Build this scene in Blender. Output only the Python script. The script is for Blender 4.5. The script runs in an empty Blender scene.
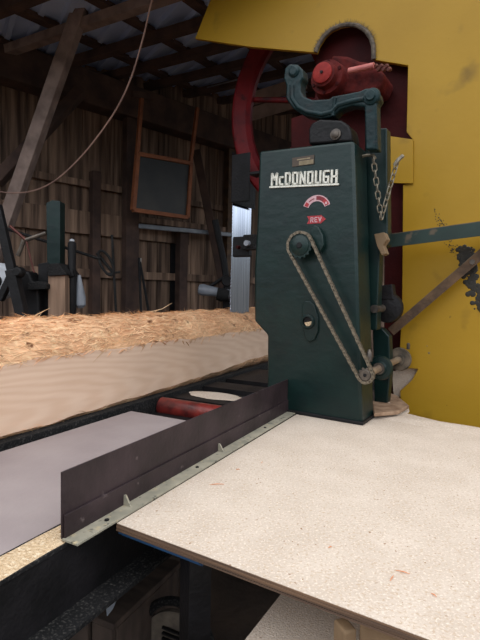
import bpy, bmesh, math, random
from mathutils import Vector, Matrix, Euler, noise
random.seed(7)
PI = math.pi
scene = bpy.context.scene
SKY = 2.35
COL = scene.collection

# ------------------------------------------------------------------ camera
EYE = Vector((0, 0, 1.5))
CAMR = Matrix.Rotation(PI/2 - math.radians(3.46), 3, 'X') @ Matrix.Rotation(math.radians(1.3), 3, 'Z')
cd = bpy.data.cameras.new('camera'); cam = bpy.data.objects.new('camera', cd); COL.objects.link(cam)
cam.matrix_world = Matrix.Translation(EYE) @ CAMR.to_4x4()
cd.sensor_fit = 'HORIZONTAL'; cd.sensor_width = 36; cd.lens = 36.0
cd.clip_start = .02; cd.clip_end = 200
scene.camera = cam

def ray(px, py):
    return CAMR @ Vector(((px-240)/480, -(py-320)/480, -1))
def onplane(px, py, pt, n):
    d = ray(px, py); return EYE + d * ((pt-EYE).dot(n) / d.dot(n))
def atz(px, py, z=.9): return onplane(px, py, Vector((0, 0, z)), Vector((0, 0, 1)))
def aty(px, py, Y): return onplane(px, py, Vector((0, Y, 0)), Vector((0, 1, 0)))

def proj(w):
    v = CAMR.transposed() @ (w-EYE); return (240+480*v.x/-v.z, 320-480*v.y/-v.z)
class Frame:
    def __init__(s, o, yaw):
        s.yaw = math.radians(yaw)
        s.M = Matrix.Translation(o) @ Matrix.Rotation(-s.yaw, 4, 'Z'); s.I = s.M.inverted()
        s.x = s.M.to_3x3() @ Vector((1, 0, 0)); s.y = s.M.to_3x3() @ Vector((0, 1, 0))
    def fy(s, px, py, y=0.):      # point on the local plane y
        return s.I @ onplane(px, py, s.M @ Vector((0, y, 0)), s.y)
    def fx(s, px, py, x=0.):
        return s.I @ onplane(px, py, s.M @ Vector((x, 0, 0)), s.x)
    def fz(s, px, py, z=0.):
        return s.I @ onplane(px, py, s.M @ Vector((0, 0, z)), Vector((0, 0, 1)))
    def at(s, loc, rz=0.):
        f = Frame((0, 0, 0), 0); f.M = s.M @ Matrix.Translation(loc) @ Matrix.Rotation(rz, 4, 'Z'); f.I = f.M.inverted()
        f.x = f.M.to_3x3() @ Vector((1, 0, 0)); f.y = f.M.to_3x3() @ Vector((0, 1, 0)); return f

# ------------------------------------------------------------------ materials
def lin(c):
    c = c/255
    return c/12.92 if c <= .04045 else ((c+.055)/1.055)**2.4
def rgb(t): return (lin(t[0]), lin(t[1]), lin(t[2]), 1)
MATS = {}
def mat(name, c1, c2=None, rough=.6, metal=0., scale=(6, 6, 6), detail=6, bump=0., bscale=None, pos=(.35, .65), island=0., spec=.5,
        specks=None, coat=0.):
    """two-tone noise colour, optional bump, optional random tone per loose piece, optional specks (colour, scale, threshold)"""
    m = bpy.data.materials.new(name); m.use_nodes = True; nt = m.node_tree; N = nt.nodes; L = nt.links
    b = N['Principled BSDF']; b.inputs['Roughness'].default_value = rough; b.inputs['Metallic'].default_value = metal
    b.inputs['Specular IOR Level'].default_value = spec
    b.inputs['Coat Weight'].default_value = coat; b.inputs['Coat Roughness'].default_value = .25
    tc = N.new('ShaderNodeTexCoord'); mp = N.new('ShaderNodeMapping'); mp.inputs['Scale'].default_value = scale
    L.new(tc.outputs['Object'], mp.inputs['Vector'])
    nz = N.new('ShaderNodeTexNoise'); nz.inputs['Scale'].default_value = 1; nz.inputs['Detail'].default_value = detail
    L.new(mp.outputs[0], nz.inputs['Vector'])
    cr = N.new('ShaderNodeValToRGB'); cr.color_ramp.elements[0].position = pos[0]; cr.color_ramp.elements[1].position = pos[1]
    cr.color_ramp.elements[0].color = rgb(c1); cr.color_ramp.elements[1].color = rgb(c2 or c1)
    L.new(nz.outputs['Fac'], cr.inputs[0]); out = cr.outputs[0]
    if specks:
        for (sc, ss, th, soft) in specks:
            n2 = N.new('ShaderNodeTexNoise'); n2.inputs['Scale'].default_value = ss; n2.inputs['Detail'].default_value = 3
            L.new(tc.outputs['Object'], n2.inputs['Vector'])
            mr = N.new('ShaderNodeMapRange'); mr.inputs[1].default_value = th; mr.inputs[2].default_value = th+soft
            L.new(n2.outputs['Fac'], mr.inputs[0])
            mx = N.new('ShaderNodeMix'); mx.data_type = 'RGBA'; mx.inputs[7].default_value = rgb(sc)
            L.new(mr.outputs[0], mx.inputs[0]); L.new(out, mx.inputs[6]); out = mx.outputs[2]
    if island:
        ge = N.new('ShaderNodeNewGeometry'); hs = N.new('ShaderNodeHueSaturation'); mr = N.new('ShaderNodeMapRange')
        mr.inputs[3].default_value = 1-island; mr.inputs[4].default_value = 1+island
        L.new(ge.outputs['Random Per Island'], mr.inputs[0]); L.new(mr.outputs[0], hs.inputs['Value']); L.new(out, hs.inputs['Color']); out = hs.outputs[0]
    L.new(out, b.inputs['Base Color'])
    if bump:
        n3 = N.new('ShaderNodeTexNoise'); n3.inputs['Scale'].default_value = 1; n3.inputs['Detail'].default_value = 5
        mp2 = N.new('ShaderNodeMapping'); mp2.inputs['Scale'].default_value = bscale or scale
        L.new(tc.outputs['Object'], mp2.inputs['Vector']); L.new(mp2.outputs[0], n3.inputs['Vector'])
        bp = N.new('ShaderNodeBump'); bp.inputs['Strength'].default_value = bump; bp.inputs['Distance'].default_value = .01
        L.new(n3.outputs['Fac'], bp.inputs['Height']); L.new(bp.outputs[0], b.inputs['Normal'])
    MATS[name] = m; return m

G = mat('green_paint', (10, 29, 28), (16, 39, 36), .36, spec=.35, scale=(5, 5, 5), bump=.22, bscale=(16, 16, 22),
        specks=[((14, 30, 30), 9, .6, .1), ((70, 88, 84), 60, .76, .03)])
G2 = mat('teal_paint', (8, 30, 33), (14, 42, 45), .45, spec=.25, scale=(9, 9, 9), bump=.4, bscale=(40, 40, 40), specks=[((20, 30, 32), 16, .58, .1)])
GB = mat('bar_green', (16, 36, 32), (26, 48, 42), .6, scale=(8, 8, 8), specks=[((86, 74, 58), 14, .6, .1)])
Y = mat('yellow_paint', (160, 122, 24), (172, 133, 32), .45, spec=.3, scale=(2, 2, 2), pos=(.3, .7), bump=.08, bscale=(30, 30, 30),
        specks=[((96, 74, 26), 26, .735, .05), ((128, 98, 26), 5, .60, .15)])
RED = mat('red_paint', (84, 12, 18), (112, 20, 24), .45, spec=.2, scale=(8, 8, 8), bump=.2, bscale=(30, 30, 30), specks=[((52, 14, 16), 10, .58, .12)])
REDH = mat('hub_red_paint', (70, 20, 20), (104, 32, 28), .75, spec=.2, scale=(12, 12, 12), bump=.5, bscale=(40, 40, 40), specks=[((70, 26, 24), 14, .56, .1)])
REDD = mat('red_oxide', (48, 12, 13), (68, 17, 17), .7, spec=.15, scale=(5, 5, 5), bump=.3, bscale=(30, 30, 30))
ROLL = mat('roller_red', (128, 42, 36), (70, 22, 22), .35, scale=(14, 14, 14), bump=.2, bscale=(50, 50, 50))
BLK = mat('black_steel', (15, 14, 15), (27, 25, 27), .55, spec=.25, scale=(10, 10, 10), bump=.3, bscale=(60, 60, 60))
BLKD = mat('dusty_black_steel', (17, 17, 18), (30, 29, 30), .8, spec=.2, scale=(8, 8, 8), bump=.4, bscale=(80, 80, 80), specks=[((76, 73, 70), 150, .52, .25)])
FEN = mat('fence_steel', (40, 31, 33), (56, 44, 47), .48, metal=.1, spec=.3, scale=(7, 7, 7), bump=.25, bscale=(30, 30, 30), specks=[((96, 84, 84), 24, .67, .06)])
FOOT = mat('dusty_foot', (126, 122, 108), (160, 152, 134), .85, scale=(14, 14, 14), specks=[((70, 68, 62), 50, .6, .12), ((176, 160, 128), 40, .58, .14)])
IRON = mat('bare_iron', (70, 64, 60), (112, 102, 92), .45, metal=.6, scale=(20, 20, 20))
RUST = mat('rusty_steel', (70, 52, 38), (104, 78, 54), .7, metal=.2, scale=(12, 12, 12), bump=.3, bscale=(50, 50, 50))
CHN = mat('chain_iron', (104, 96, 84), (150, 140, 122), .5, metal=.5, scale=(60, 60, 60))
CHN2 = mat('roller_chain_iron', (84, 76, 66), (128, 116, 98), .5, metal=.4, scale=(60, 60, 60))
BLADE = mat('blade_steel', (178, 182, 196), (206, 210, 222), .16, metal=1.0, scale=(60, 60, 1.5), detail=2)
LETT = mat('white_letters', (222, 220, 208), (190, 190, 180), .5, scale=(60, 60, 60), pos=(.45, .75))
TAN = mat('sawdust', (218, 192, 158), (190, 160, 124), .95, scale=(120, 120, 120), bump=1., bscale=(160, 160, 160), specks=[((232, 212, 182), 90, .56, .1), ((160, 120, 80), 70, .66, .05)])
DUST = mat('sawdust_on_board', (204, 188, 173), (190, 173, 157), .95, scale=(7, 7, 7), bump=.4, bscale=(210, 210, 210), pos=(.3, .7),
           specks=[((186, 164, 142), 150, .52, .16), ((220, 205, 190), 170, .54, .14), ((140, 106, 78), 90, .70, .04)])
PLY = mat('plywood_edge', (116, 88, 66), (74, 56, 44), .8, scale=(3, 3, 160), detail=2)
BARK = mat('shredded_wood', (232, 186, 144), (198, 146, 106), .9, scale=(14, 5, 14), bump=1., bscale=(60, 12, 60), specks=[((120, 74, 44), 12, .62, .08), ((240, 204, 160), 22, .57, .08)])
FIB = mat('wood_fibres', (244, 206, 164), (216, 168, 122), .95, scale=(6, 2.2, 6), island=.3)
SHEET = mat('grey_slide_sheet', (138, 126, 126), (150, 138, 137), .55, scale=(4, 4, 4), bump=.12, bscale=(60, 60, 60))
OLD = mat('weathered_timber', (72, 53, 42), (160, 130, 108), .85, scale=(10, 15, .9), pos=(.38, .72), bump=.6, bscale=(40, 60, 4), island=.28)
OLDB = mat('dark_timber', (58, 42, 36), (84, 62, 52), .85, scale=(6, 6, 6), bump=.6, bscale=(20, 20, 20))
PALE = mat('greyed_timber', (112, 94, 86), (146, 126, 116), .85, scale=(8, 8, 8), bump=.4, bscale=(20, 20, 20))
POLE = mat('orange_timber', (150, 88, 52), (122, 70, 42), .7, scale=(10, 10, 10), bump=.2)
SCREEN = mat('dark_screen', (30, 30, 30), (52, 48, 44), .5, scale=(14, 3, 3))
ROOFM = mat('roof_metal', (166, 186, 226), (190, 208, 240), .5, metal=.1, scale=(1.5, 1.5, 1.5))
DIRT = mat('dirt_floor', (52, 42, 36), (80, 64, 52), .95, scale=(3, 3, 3), bump=.8, bscale=(20, 20, 20))
GREYP = mat('grey_paint', (120, 124, 132), (146, 150, 158), .45, scale=(8, 8, 8))
WHT = mat('white_enamel', (205, 208, 214), (170, 172, 178), .4, scale=(8, 8, 8))
PAPER = mat('paper', (196, 186, 178), (206, 196, 186), .9)
HAIR = mat('frayed_rubber', (70, 62, 56), (110, 98, 84), .9, scale=(40, 40, 40))
GREASE = mat('black_grease', (26, 22, 16), (44, 36, 22), .45, scale=(30, 30, 30))
WOODN = mat('new_timber', (132, 108, 80), (108, 86, 62), .8, scale=(12, 12, 4), bump=.3)
BRASS = mat('dull_brass', (112, 98, 74), (138, 124, 100), .5, metal=.3, scale=(30, 30, 30))
BROWN = mat('dark_label', (62, 48, 36), (74, 58, 42), .5)
DRED = mat('decal_red', (150, 28, 38), (170, 40, 46), .5, scale=(50, 50, 50))
DRED2 = mat('decal_dark_red', (112, 22, 34), (124, 30, 40), .5, scale=(50, 50, 50))
PINK = mat('decal_pale', (206, 168, 172), (186, 146, 152), .5, scale=(50, 50, 50))
SLIV = mat('splinter', (196, 120, 80), (214, 150, 108), .8)
SHAFT = mat('shaft_steel', (136, 116, 100), (170, 150, 128), .4, metal=.5, scale=(10, 10, 10))
REDSH = mat('dark_rust', (84, 40, 34), (110, 62, 52), .5, metal=.3, scale=(12, 12, 12))
CORD = mat('brown_cord', (124, 96, 86), (150, 118, 104), .8)

def cut_wood(name):
    m = bpy.data.materials.new(name); m.use_nodes = True; nt = m.node_tree; N = nt.nodes; L = nt.links
    b = N['Principled BSDF']; b.inputs['Roughness'].default_value = .7
    tc = N.new('ShaderNodeTexCoord'); mp = N.new('ShaderNodeMapping'); mp.inputs['Scale'].default_value = (1, .10, 1)
    mp.inputs['Location'].default_value = (0, .06, -.05)
    wv = N.new('ShaderNodeTexWave'); wv.wave_type = 'RINGS'; wv.rings_direction = 'X'
    wv.inputs['Scale'].default_value = 16; wv.inputs['Distortion'].default_value = 5; wv.inputs['Detail'].default_value = 2; wv.inputs['Detail Scale'].default_value = 1.2
    L.new(tc.outputs['Object'], mp.inputs['Vector']); L.new(mp.outputs[0], wv.inputs['Vector'])
    cr = N.new('ShaderNodeValToRGB'); e = cr.color_ramp.elements
    e[0].position = .1; e[0].color = rgb((236, 204, 178)); e[1].position = .95; e[1].color = rgb((230, 195, 167))
    L.new(wv.outputs['Fac'], cr.inputs[0])
    nz = N.new('ShaderNodeTexNoise'); nz.inputs['Scale'].default_value = 3; mp2 = N.new('ShaderNodeMapping'); mp2.inputs['Scale'].default_value = (8, 1, 8)
    L.new(tc.outputs['Object'], mp2.inputs['Vector']); L.new(mp2.outputs[0], nz.inputs['Vector'])
    mx = N.new('ShaderNodeMix'); mx.data_type = 'RGBA'; mx.blend_type = 'MULTIPLY'; mx.inputs[0].default_value = .5
    cr2 = N.new('ShaderNodeValToRGB'); cr2.color_ramp.elements[0].color = rgb((214, 200, 190)); cr2.color_ramp.elements[1].color = (1, 1, 1, 1)
    L.new(nz.outputs['Fac'], cr2.inputs[0]); L.new(cr.outputs[0], mx.inputs[6]); L.new(cr2.outputs[0], mx.inputs[7])
    L.new(mx.outputs[2], b.inputs['Base Color']); return m
FACE = cut_wood('sawn_log_face')

# ------------------------------------------------------------------ mesh builder
class MB:
    def __init__(s): s.bm = bmesh.new()
    def hexa(s, a):       # 8 corner points: bottom 4 (ccw), top 4
        v = [s.bm.verts.new(p) for p in a]
        for f in ((3, 2, 1, 0), (4, 5, 6, 7), (0, 1, 5, 4), (1, 2, 6, 5), (2, 3, 7, 6), (3, 0, 4, 7)):
            s.bm.faces.new([v[i] for i in f])
        return s
    def box(s, a, b):
        x0, y0, z0 = a; x1, y1, z1 = b
        return s.hexa([(x0, y0, z0), (x1, y0, z0), (x1, y1, z0), (x0, y1, z0), (x0, y0, z1), (x1, y0, z1), (x1, y1, z1), (x0, y1, z1)])
    def beam(s, p, q, w, h, up=(0, 0, 1)):
        p = Vector(p); q = Vector(q); d = (q-p).normalized(); up = Vector(up)
        if abs(d.dot(up)) > .98: up = Vector((0, 1, 0))
        sd = d.cross(up).normalized() * (w/2); u = sd.cross(d).normalized() * (h/2)
        return s.hexa([p-sd-u, p+sd-u, q+sd-u, q-sd-u, p-sd+u, p+sd+u, q+sd+u, q-sd+u])
    def rings(s, rs, closed=True, caps=True, loop=False):
        V = [[s.bm.verts.new(p) for p in r] for r in rs]; n = len(V[0])
        R = range(len(V)) if loop else range(len(V)-1)
        for i in R:
            j = (i+1) % len(V)
            for k in range(n if closed else n-1):
                l = (k+1) % n
                try: s.bm.faces.new((V[i][k], V[i][l], V[j][l], V[j][k]))
                except ValueError: pass
        if caps and not loop and closed:
            s.bm.faces.new(V[0][::-1]); s.bm.faces.new(V[-1])
        return s
    def tube(s, pts, r, seg=10, loop=False, caps=True, radii=None):
        P = [Vector(p) for p in pts]; n = len(P); rs = []; ref = None
        for i in range(n):
            if loop: t = P[(i+1) % n]-P[i-1]
            else: t = P[min(i+1, n-1)]-P[max(i-1, 0)]
            t.normalize()
            if ref is None:
                ref = Vector((0, 0, 1)) if abs(t.z) < .9 else Vector((1, 0, 0))
            a = (ref - t*ref.dot(t)).normalized(); b = t.cross(a); ref = a
            rr = radii[i] if radii else r
            rs.append([P[i]+(a*math.cos(2*PI*k/seg)+b*math.sin(2*PI*k/seg))*rr for k in range(seg)])
        return s.rings(rs, caps=caps, loop=loop)
    def lathe(s, o, d, prof, seg=32):    # prof: (distance along d, radius)
        o = Vector(o); d = Vector(d).normalized(); ref = Vector((0, 0, 1)) if abs(d.z) < .9 else Vector((1, 0, 0))
        a = (ref-d*ref.dot(d)).normalized(); b = d.cross(a)
        return s.rings([[o+d*t+(a*math.cos(2*PI*k/seg)+b*math.sin(2*PI*k/seg))*max(r, 1e-4) for k in range(seg)] for t, r in prof])
    def prism(s, poly, y0, y1):          # poly of (x, z), extruded along y
        A = [s.bm.verts.new((x, y0, z)) for x, z in poly]; B = [s.bm.verts.new((x, y1, z)) for x, z in poly]; n = len(A)
        s.bm.faces.new(A); s.bm.faces.new(B[::-1])
        for i in range(n): s.bm.faces.new((A[i], B[i], B[(i+1) % n], A[(i+1) % n]))
        return s
    def slab(s, poly, z0, z1):           # poly of (x, y), extruded along z
        A = [s.bm.verts.new((x, y, z0)) for x, y in poly]; B = [s.bm.verts.new((x, y, z1)) for x, y in poly]; n = len(A)
        s.bm.faces.new(A[::-1]); s.bm.faces.new(B)
        for i in range(n): s.bm.faces.new((A[i], A[(i+1) % n], B[(i+1) % n], B[i]))
        return s
    def build(s, name, m, parent=None, frame=None, bevel=0, smooth=False, bseg=2):
        bmesh.ops.recalc_face_normals(s.bm, faces=s.bm.faces)
        me = bpy.data.meshes.new(name); s.bm.to_mesh(me); s.bm.free(); me.materials.append(m)
        o = bpy.data.objects.new(name, me); COL.objects.link(o)
        if parent: o.parent = parent
        if frame: o.matrix_world = frame.M
        if bevel:
            b = o.modifiers.new('bevel', 'BEVEL'); b.width = bevel; b.segments = bseg; b.limit_method = 'ANGLE'; b.angle_limit = math.radians(35)
        if smooth:
            for p in me.polygons: p.use_smooth = True
            if bevel or smooth == 2:
                pass
            try: me.set_sharp_from_angle(angle=math.radians(38))
            except Exception: pass
        return o
def tag(o, label=None, cat=None, group=None, kind=None):
    if label: o['label'] = label
    if cat: o['category'] = cat
    if group: o['group'] = group
    if kind: o['kind'] = kind
    return o
def empty(name, frame, label, cat, group=None):
    o = bpy.data.objects.new(name, None); COL.objects.link(o); o.matrix_world = frame.M; o.empty_display_size = .1
    return tag(o, label, cat, group)
def struct(o): o['kind'] = 'structure'; return o
def arc(c, r, a0, a1, n): return [(c[0]+r*math.cos(math.radians(a0+(a1-a0)*i/n)), c[1]+r*math.sin(math.radians(a0+(a1-a0)*i/n))) for i in range(n+1)]

# ------------------------------------------------------------------ the frames of reference
WY = 27.3      # the direction the log travels in
BYAW = 32.3    # the saw cabinet
o_box = atz(362, 425); B = Frame(o_box, BYAW)          # local x right, y away, z up; origin front right foot of the cabinet
o_w = atz(62, 541); W = Frame(o_w, WY)                 # origin near end of the steel fence
wallp = aty(0, 81, 4.6); WA = Frame((wallp.x, wallp.y, 0), 45.8)

# ------------------------------------------------------------------ board table
m = MB()
A = atz(117, 523); Bn = atz(420, 636); dn = (Bn-A).normalized()
P1 = A + dn*2.3; E = atz(397, 411); F = atz(480, 431); P2 = E + (F-E).normalized()*1.6
D = atz(302, 411)
poly = [A, P1, P2, E, D]
poly = [(p.x, p.y) for p in poly]
bt = empty('board_table', Frame((A.x, A.y, .882), 0), 'wide pale board tabletop coated in sawdust beside the green cabinet', 'table')
Mi = Matrix.Translation((-A.x, -A.y, -.882))
def loc(p): return (p[0]-A.x, p[1]-A.y)
MB().slab([loc(p) for p in poly], 0, .018).build('tabletop', DUST, bt)
# plywood edge band along the near side, slightly proud
nrm = Vector((dn.y, -dn.x, 0)); nrm = nrm if nrm.y < 0 else -nrm
m = MB()
for k in range(4):
    a = A - Vector((A.x, A.y, .9)) ; off = nrm*(.0015 if k % 2 else .003)
    z0 = -.001 + k*.0046
    p, q = a+off, a+dn*2.3+off
    m.hexa([(p.x, p.y, z0), (q.x, q.y, z0), (q.x-off.x, q.y-off.y, z0), (p.x-off.x, p.y-off.y, z0), (p.x, p.y, z0+.0042), (q.x, q.y, z0+.0042), (q.x-off.x, q.y-off.y, z0+.0042), (p.x-off.x, p.y-off.y, z0+.0042)])
tag(m.build('ply_edge', PLY, bt), 'layered brown plywood edge')
# splinters lying on the board
for i, (px, py, ang, ln) in enumerate([(217, 485, .1, .045), (392, 579, .9, .022), (403, 573, -.5, .03), (330, 548, .6, .012), (262, 463, 1.3, .012), (238, 470, .2, .014), (434, 596, 2.2, .012)]):
    p = atz(px, py, .9); f = Frame((p.x, p.y, .9), 0); d = Vector((math.cos(ang), math.sin(ang), 0))
    o = MB().tube([-d*ln/2+Vector((0, 0, .0015)), Vector((0, 0, .0035)), d*ln/2+Vector((0, .002, .0015))], .0014, 5, radii=[.0005, .0014, .0006]).build('wood_splinter', SLIV, None, f)
    tag(o, ['long reddish splinter lying on the board near the steel fence', 'reddish bent chip on the lower right of the sawdusted board',
            'short chip just right of another on the lower right board'][i] if i < 3 else 'tiny wood chip lying on the sawdusted board', 'wood chip', 'wood chips on the board')
# sawdust drift at the foot of the cabinet
def mound(name, c, rx, ry, h, label, m_=DUST, rz=0, seed=0, frame=None):
    b = MB(); n, k = 28, 12; rings = []
    for j in range(k+1):
        t = j/k; r = []
        for i in range(n):
            a = 2*PI*i/n; wob = 1+.22*noise.noise((math.cos(a)*1.5+seed, math.sin(a)*1.5, seed))
            x, y = math.cos(a)*rx*t*wob, math.sin(a)*ry*t*wob
            z = h*(1-t*t)*(1-.5*t) + .003*noise.noise((x*40, y*40, seed))*(1-t)
            r.append((x, y, max(z, -.001) if t < 1 else -.002))
        rings.append(r)
    b.rings(rings, caps=False)
    f = Frame(c, 0) if frame is None else frame
    o = b.build(name, m_, None, f, smooth=True)
    if rz: o.matrix_world = o.matrix_world @ Matrix.Rotation(rz, 4, 'Z')
    return tag(o, label, 'sawdust', kind='stuff')
p = atz(388, 409); mound('sawdust_drift', (p.x, p.y, .9), .12, .16, .035, 'low sawdust heap at the right foot of the green cabinet', rz=-.5)
p = atz(440, 425); mound('sawdust_drift', (p.x, p.y, .9), .42, .07, .012, 'thin ridge of sawdust along the foot of the yellow guard', rz=-.57, seed=4)

# teal channel under the near left corner of the board
m = MB(); dl = Vector((dn.x, dn.y, 0)); pp = Vector((0, 0, 0))
fch = Frame((A.x, A.y, .88), 0)
q0 = dl*.005 - nrm*.012; q1 = dl*.26 - nrm*.012
m.hexa([(q0.x, q0.y, -.016), (q1.x, q1.y, -.016), (q1.x-nrm.x*.008, q1.y-nrm.y*.008, -.016), (q0.x-nrm.x*.008, q0.y-nrm.y*.008, -.016),
        (q0.x, q0.y, 0), (q1.x, q1.y, 0), (q1.x-nrm.x*.008, q1.y-nrm.y*.008, 0), (q0.x-nrm.x*.008, q0.y-nrm.y*.008, 0)])
r0 = q0 - nrm*.0; r1 = q1
m.hexa([(q0.x+nrm.x*.012, q0.y+nrm.y*.012, -.006), (q1.x+nrm.x*.012, q1.y+nrm.y*.012, -.006), (q1.x-nrm.x*.06, q1.y-nrm.y*.06, -.006), (q0.x-nrm.x*.06, q0.y-nrm.y*.06, -.006),
        (q0.x+nrm.x*.012, q0.y+nrm.y*.012, 0), (q1.x+nrm.x*.012, q1.y+nrm.y*.012, 0), (q1.x-nrm.x*.06, q1.y-nrm.y*.06, 0), (q0.x-nrm.x*.06, q0.y-nrm.y*.06, 0)])
TE = mat('teal_edge', (24, 52, 84), (30, 66, 100), .5, scale=(10, 10, 10))
tag(m.build('support_channel', TE, None, fch), 'dark blue steel channel under the near corner of the board', 'steel channel')

# ------------------------------------------------------------------ steel fence on the board edge
fe = empty('steel_fence', W, 'long dark steel angle fence standing between grey sheet and sawdusted board', 'fence')
near = W.fx(62, 539, 0); far = W.fx(291, 411, 0)
L_ = far.y
print('fence length', L_, 'far', far, 'near', near)
HF = .166
MB().box((-.005, 0, .004), (.0, L_, HF)).build('upright_plate', FEN, fe, bevel=.001)
MB().box((.0, .004, .004), (.006, L_, .062)).build('lower_plate', FEN, fe, bevel=.001)
m = MB(); m.box((.0, 0, .0), (.05, L_, .006)); tag(m.build('foot_flange', FOOT, fe, bevel=.001), 'grey dusty foot flange')
for yy in (W.fz(133, 510, 0).y, W.fz(229, 455, 0).y):
    if yy < L_-.05:
        m = MB(); m.hexa([(.006, yy, .006), (.030, yy, .006), (.030, yy+.006, .006), (.006, yy+.006, .006), (.006, yy, .034), (.012, yy, .034), (.012, yy+.006, .034), (.006, yy+.006, .034)])
        m.build('gusset', FOOT, fe)
for yy in (.12, .55, 1.1):
    MB().lathe((.028, yy, .006), (0, 0, 1), [(0, .006), (.003, .006), (.004, .003)], 8).build('bolt_head', BLK, fe)

# ------------------------------------------------------------------ black main beam under the fence, dusted on top
bmf = empty('main_girder', W, 'black steel beam running under the fence beside the dark pit', 'steel beam')
MB().box((-.075, -1.3, -.012), (.012, 3.4, -.003)).build('top_flange', BLKD, bmf)
MB().box((-.004, -1.3, -.172), (.008, 3.4, -.012)).build('web', BLK, bmf)
tag(MB().box((-.05, -1.3, -.184), (.075, 3.4, -.172)).build('bottom_flange', BLKD, bmf), 'bottom flange speckled with dust')
# strip of sawdust on the beam top
m = MB(); rs = []
n = 90
for i in range(n+1):
    y = -1.25 + 1.6*i/n; a = .004*noise.noise((y*9, 1, 0)); b_ = .004*noise.noise((y*9, 5, 0))
    rs.append([(-.070+a, y, -.003), (-.05, y, .001+.0015*noise.noise((y*30, 0, 0))), (-.02, y, .0015+.0015*noise.noise((y*30, 7, 0))), (.008+b_, y, -.003)])
m.rings(rs, closed=False)
tag(m.build('sawdust_strip', TAN, None, W), 'strip of pale sawdust on the black beam left of the fence', 'sawdust', kind='stuff')

# ------------------------------------------------------------------ grey slide sheet, deck, roller
zs = -.008
c0 = W.fz(0, 555, zs); c1 = W.fz(0, 455, zs); c2 = W.fz(131, 411, zs)
xr = -.078; xl = c1.x if False else (c1.x+c2.x)/2
print('sheet', c0, c1, c2)
o = MB().slab([(-.075, -1.2), (-.075, c2.y), (c2.x, c2.y), (c1.x-.05, -1.2)], zs-.01, zs).build('slide_sheet', SHEET, None, W, bevel=.001)
tag(o, 'smooth lilac-grey metal sheet between the log and the steel fence', 'metal sheet')
# black log bed
face0 = W.fz(0, 437, .03); face1 = W.fz(262, 361, .03)
print('face', face0, face1)
XF = (face0.x+face1.x)/2
bd = empty('log_bed', W, 'black steel roller bed lying between the log and the fence', 'conveyor')
MB().box((XF-.55, -1.2, -.09), (-.08, 3.6, -.07)).build('bed_plate', BLK, bd)
MB().box((XF-.02, -1.2, -.07), (XF+.035, 3.6, .012)).build('side_rail', BLKD, bd, bevel=.003)
MB().box((XF-.52, -1.2, -.07), (XF-.46, 3.6, .012)).build('side_rail', BLKD, bd, bevel=.003)
ry = W.fz(175, 400, 0).y
print('roller y', ry)
MB().box((XF+.04, ry+.10, -.07), (-.09, ry+.34, -.012)).build('cross_plate', BLK, bd)
MB().box((XF+.04, ry+.44, -.07), (-.09, ry+.62, -.006)).build('cross_plate', BLK, bd)
MB().box((XF+.04, ry+.75, -.07), (-.09, ry+1.25, -.006)).build('cross_plate', BLK, bd)
rl = W.fz(148, 404, -.01)
ro = empty('feed_roller', W.at((rl.x, ry, -.045)), 'glossy red feed roller set in the black bed beyond the grey sheet', 'roller')
MB().lathe((0, 0, 0), (1, 0, 0), [(0, .02), (0, .046), (.004, .05), (-.1-rl.x-.004, .05), (-.1-rl.x, .046), (-.1-rl.x, .02)], 32).build('roller_drum', ROLL, ro, smooth=True)
MB().lathe((-.03, 0, 0), (1, 0, 0), [(0, .014), (.03, .014)], 12).build('roller_axle', IRON, ro)
for (px, py, rx, ry_, lb) in [(216, 395, .19, .085, 'yellow sawdust patch on the black plate behind the red roller'), (180, 386, .05, .03, 'small pale sawdust heap against the log rail')]:
    p = W.fz(px, py, -.005); f = W.at((p.x, p.y, -.008))
    mound('sawdust_patch', None, rx, ry_, .008, lb, seed=px*.01, frame=f)

# ------------------------------------------------------------------ the log
LOGZ = .03
LY0, LY1 = -1.2, 3.9
def prof(y):
    # (x, z) of the D shaped section; x = 0 is the flat sawn face
    n1 = noise.noise((y*1.1, 3, 1))*.014
    k = 1.0 + .015*noise.noise((y*.8, 0, 0))
    top = .275 + .02*noise.noise((y*1.8, 9, 0)) + .006*noise.noise((y*8, 2, 0))
    bot = .0 + max(0, y-1.3)*.028 + .01*noise.noise((y*2.2, 4, 0))
    pts = []
    cx, cz, R = -.215, .17, .255
    a0 = math.atan2(top-cz, -cx); a1 = 2*PI + math.atan2(bot-cz, -cx)
    N_ = 40
    for i in range(N_+1):
        a = a0 + (a1-a0)*i/N_
        w = .5-.5*math.cos(2*PI*i/N_)
        r0 = math.hypot(-cx, top-cz)*(1-i/N_) + math.hypot(-cx, bot-cz)*(i/N_)
        r = (r0 + (R-r0)*min(1, 3.2*min(i, N_-i)/N_))
        r += .010*noise.noise((math.cos(a)*3, y*2.5, math.sin(a)*3)) + .006*noise.noise((math.cos(a)*9, y*12, math.sin(a)*9)) + .005*math.sin(y*21+math.cos(a)*2)
        pts.append((cx+r*k*math.cos(a), cz+r*k*math.sin(a)))
    return pts, top, bot
lf = W.at((XF, 0, LOGZ))
print('log face x', XF)
lg = empty('sawn_log', lf, 'large pale debarked log with one flat sawn face lying on the black bed', 'log')
m = MB(); rs = []; fr = []
n = 220
for i in range(n+1):
    y = LY0 + (LY1-LY0)*i/n; pts, top, bot = prof(y)
    pts[0] = (0, pts[0][1]); pts[-1] = (0, pts[-1][1])
    pts = [(min(x, 0), z) for x, z in pts]
    rs.append([(x, y, z) for x, z in pts]); fr.append((y, pts[-1][1], pts[0][1]))
m.rings(rs, caps=True)
tag(m.build('bark_side', BARK, lg, smooth=True), 'rough tan shredded upper side')
m = MB(); m.rings([[(.0015, y, b_), (.0015, y, (t+b_)/2), (.0015, y, t)] for y, b_, t in fr], closed=False)
tag(m.build('sawn_face', FACE, lg), 'smooth pale sawn face with flowing grain')
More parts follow.
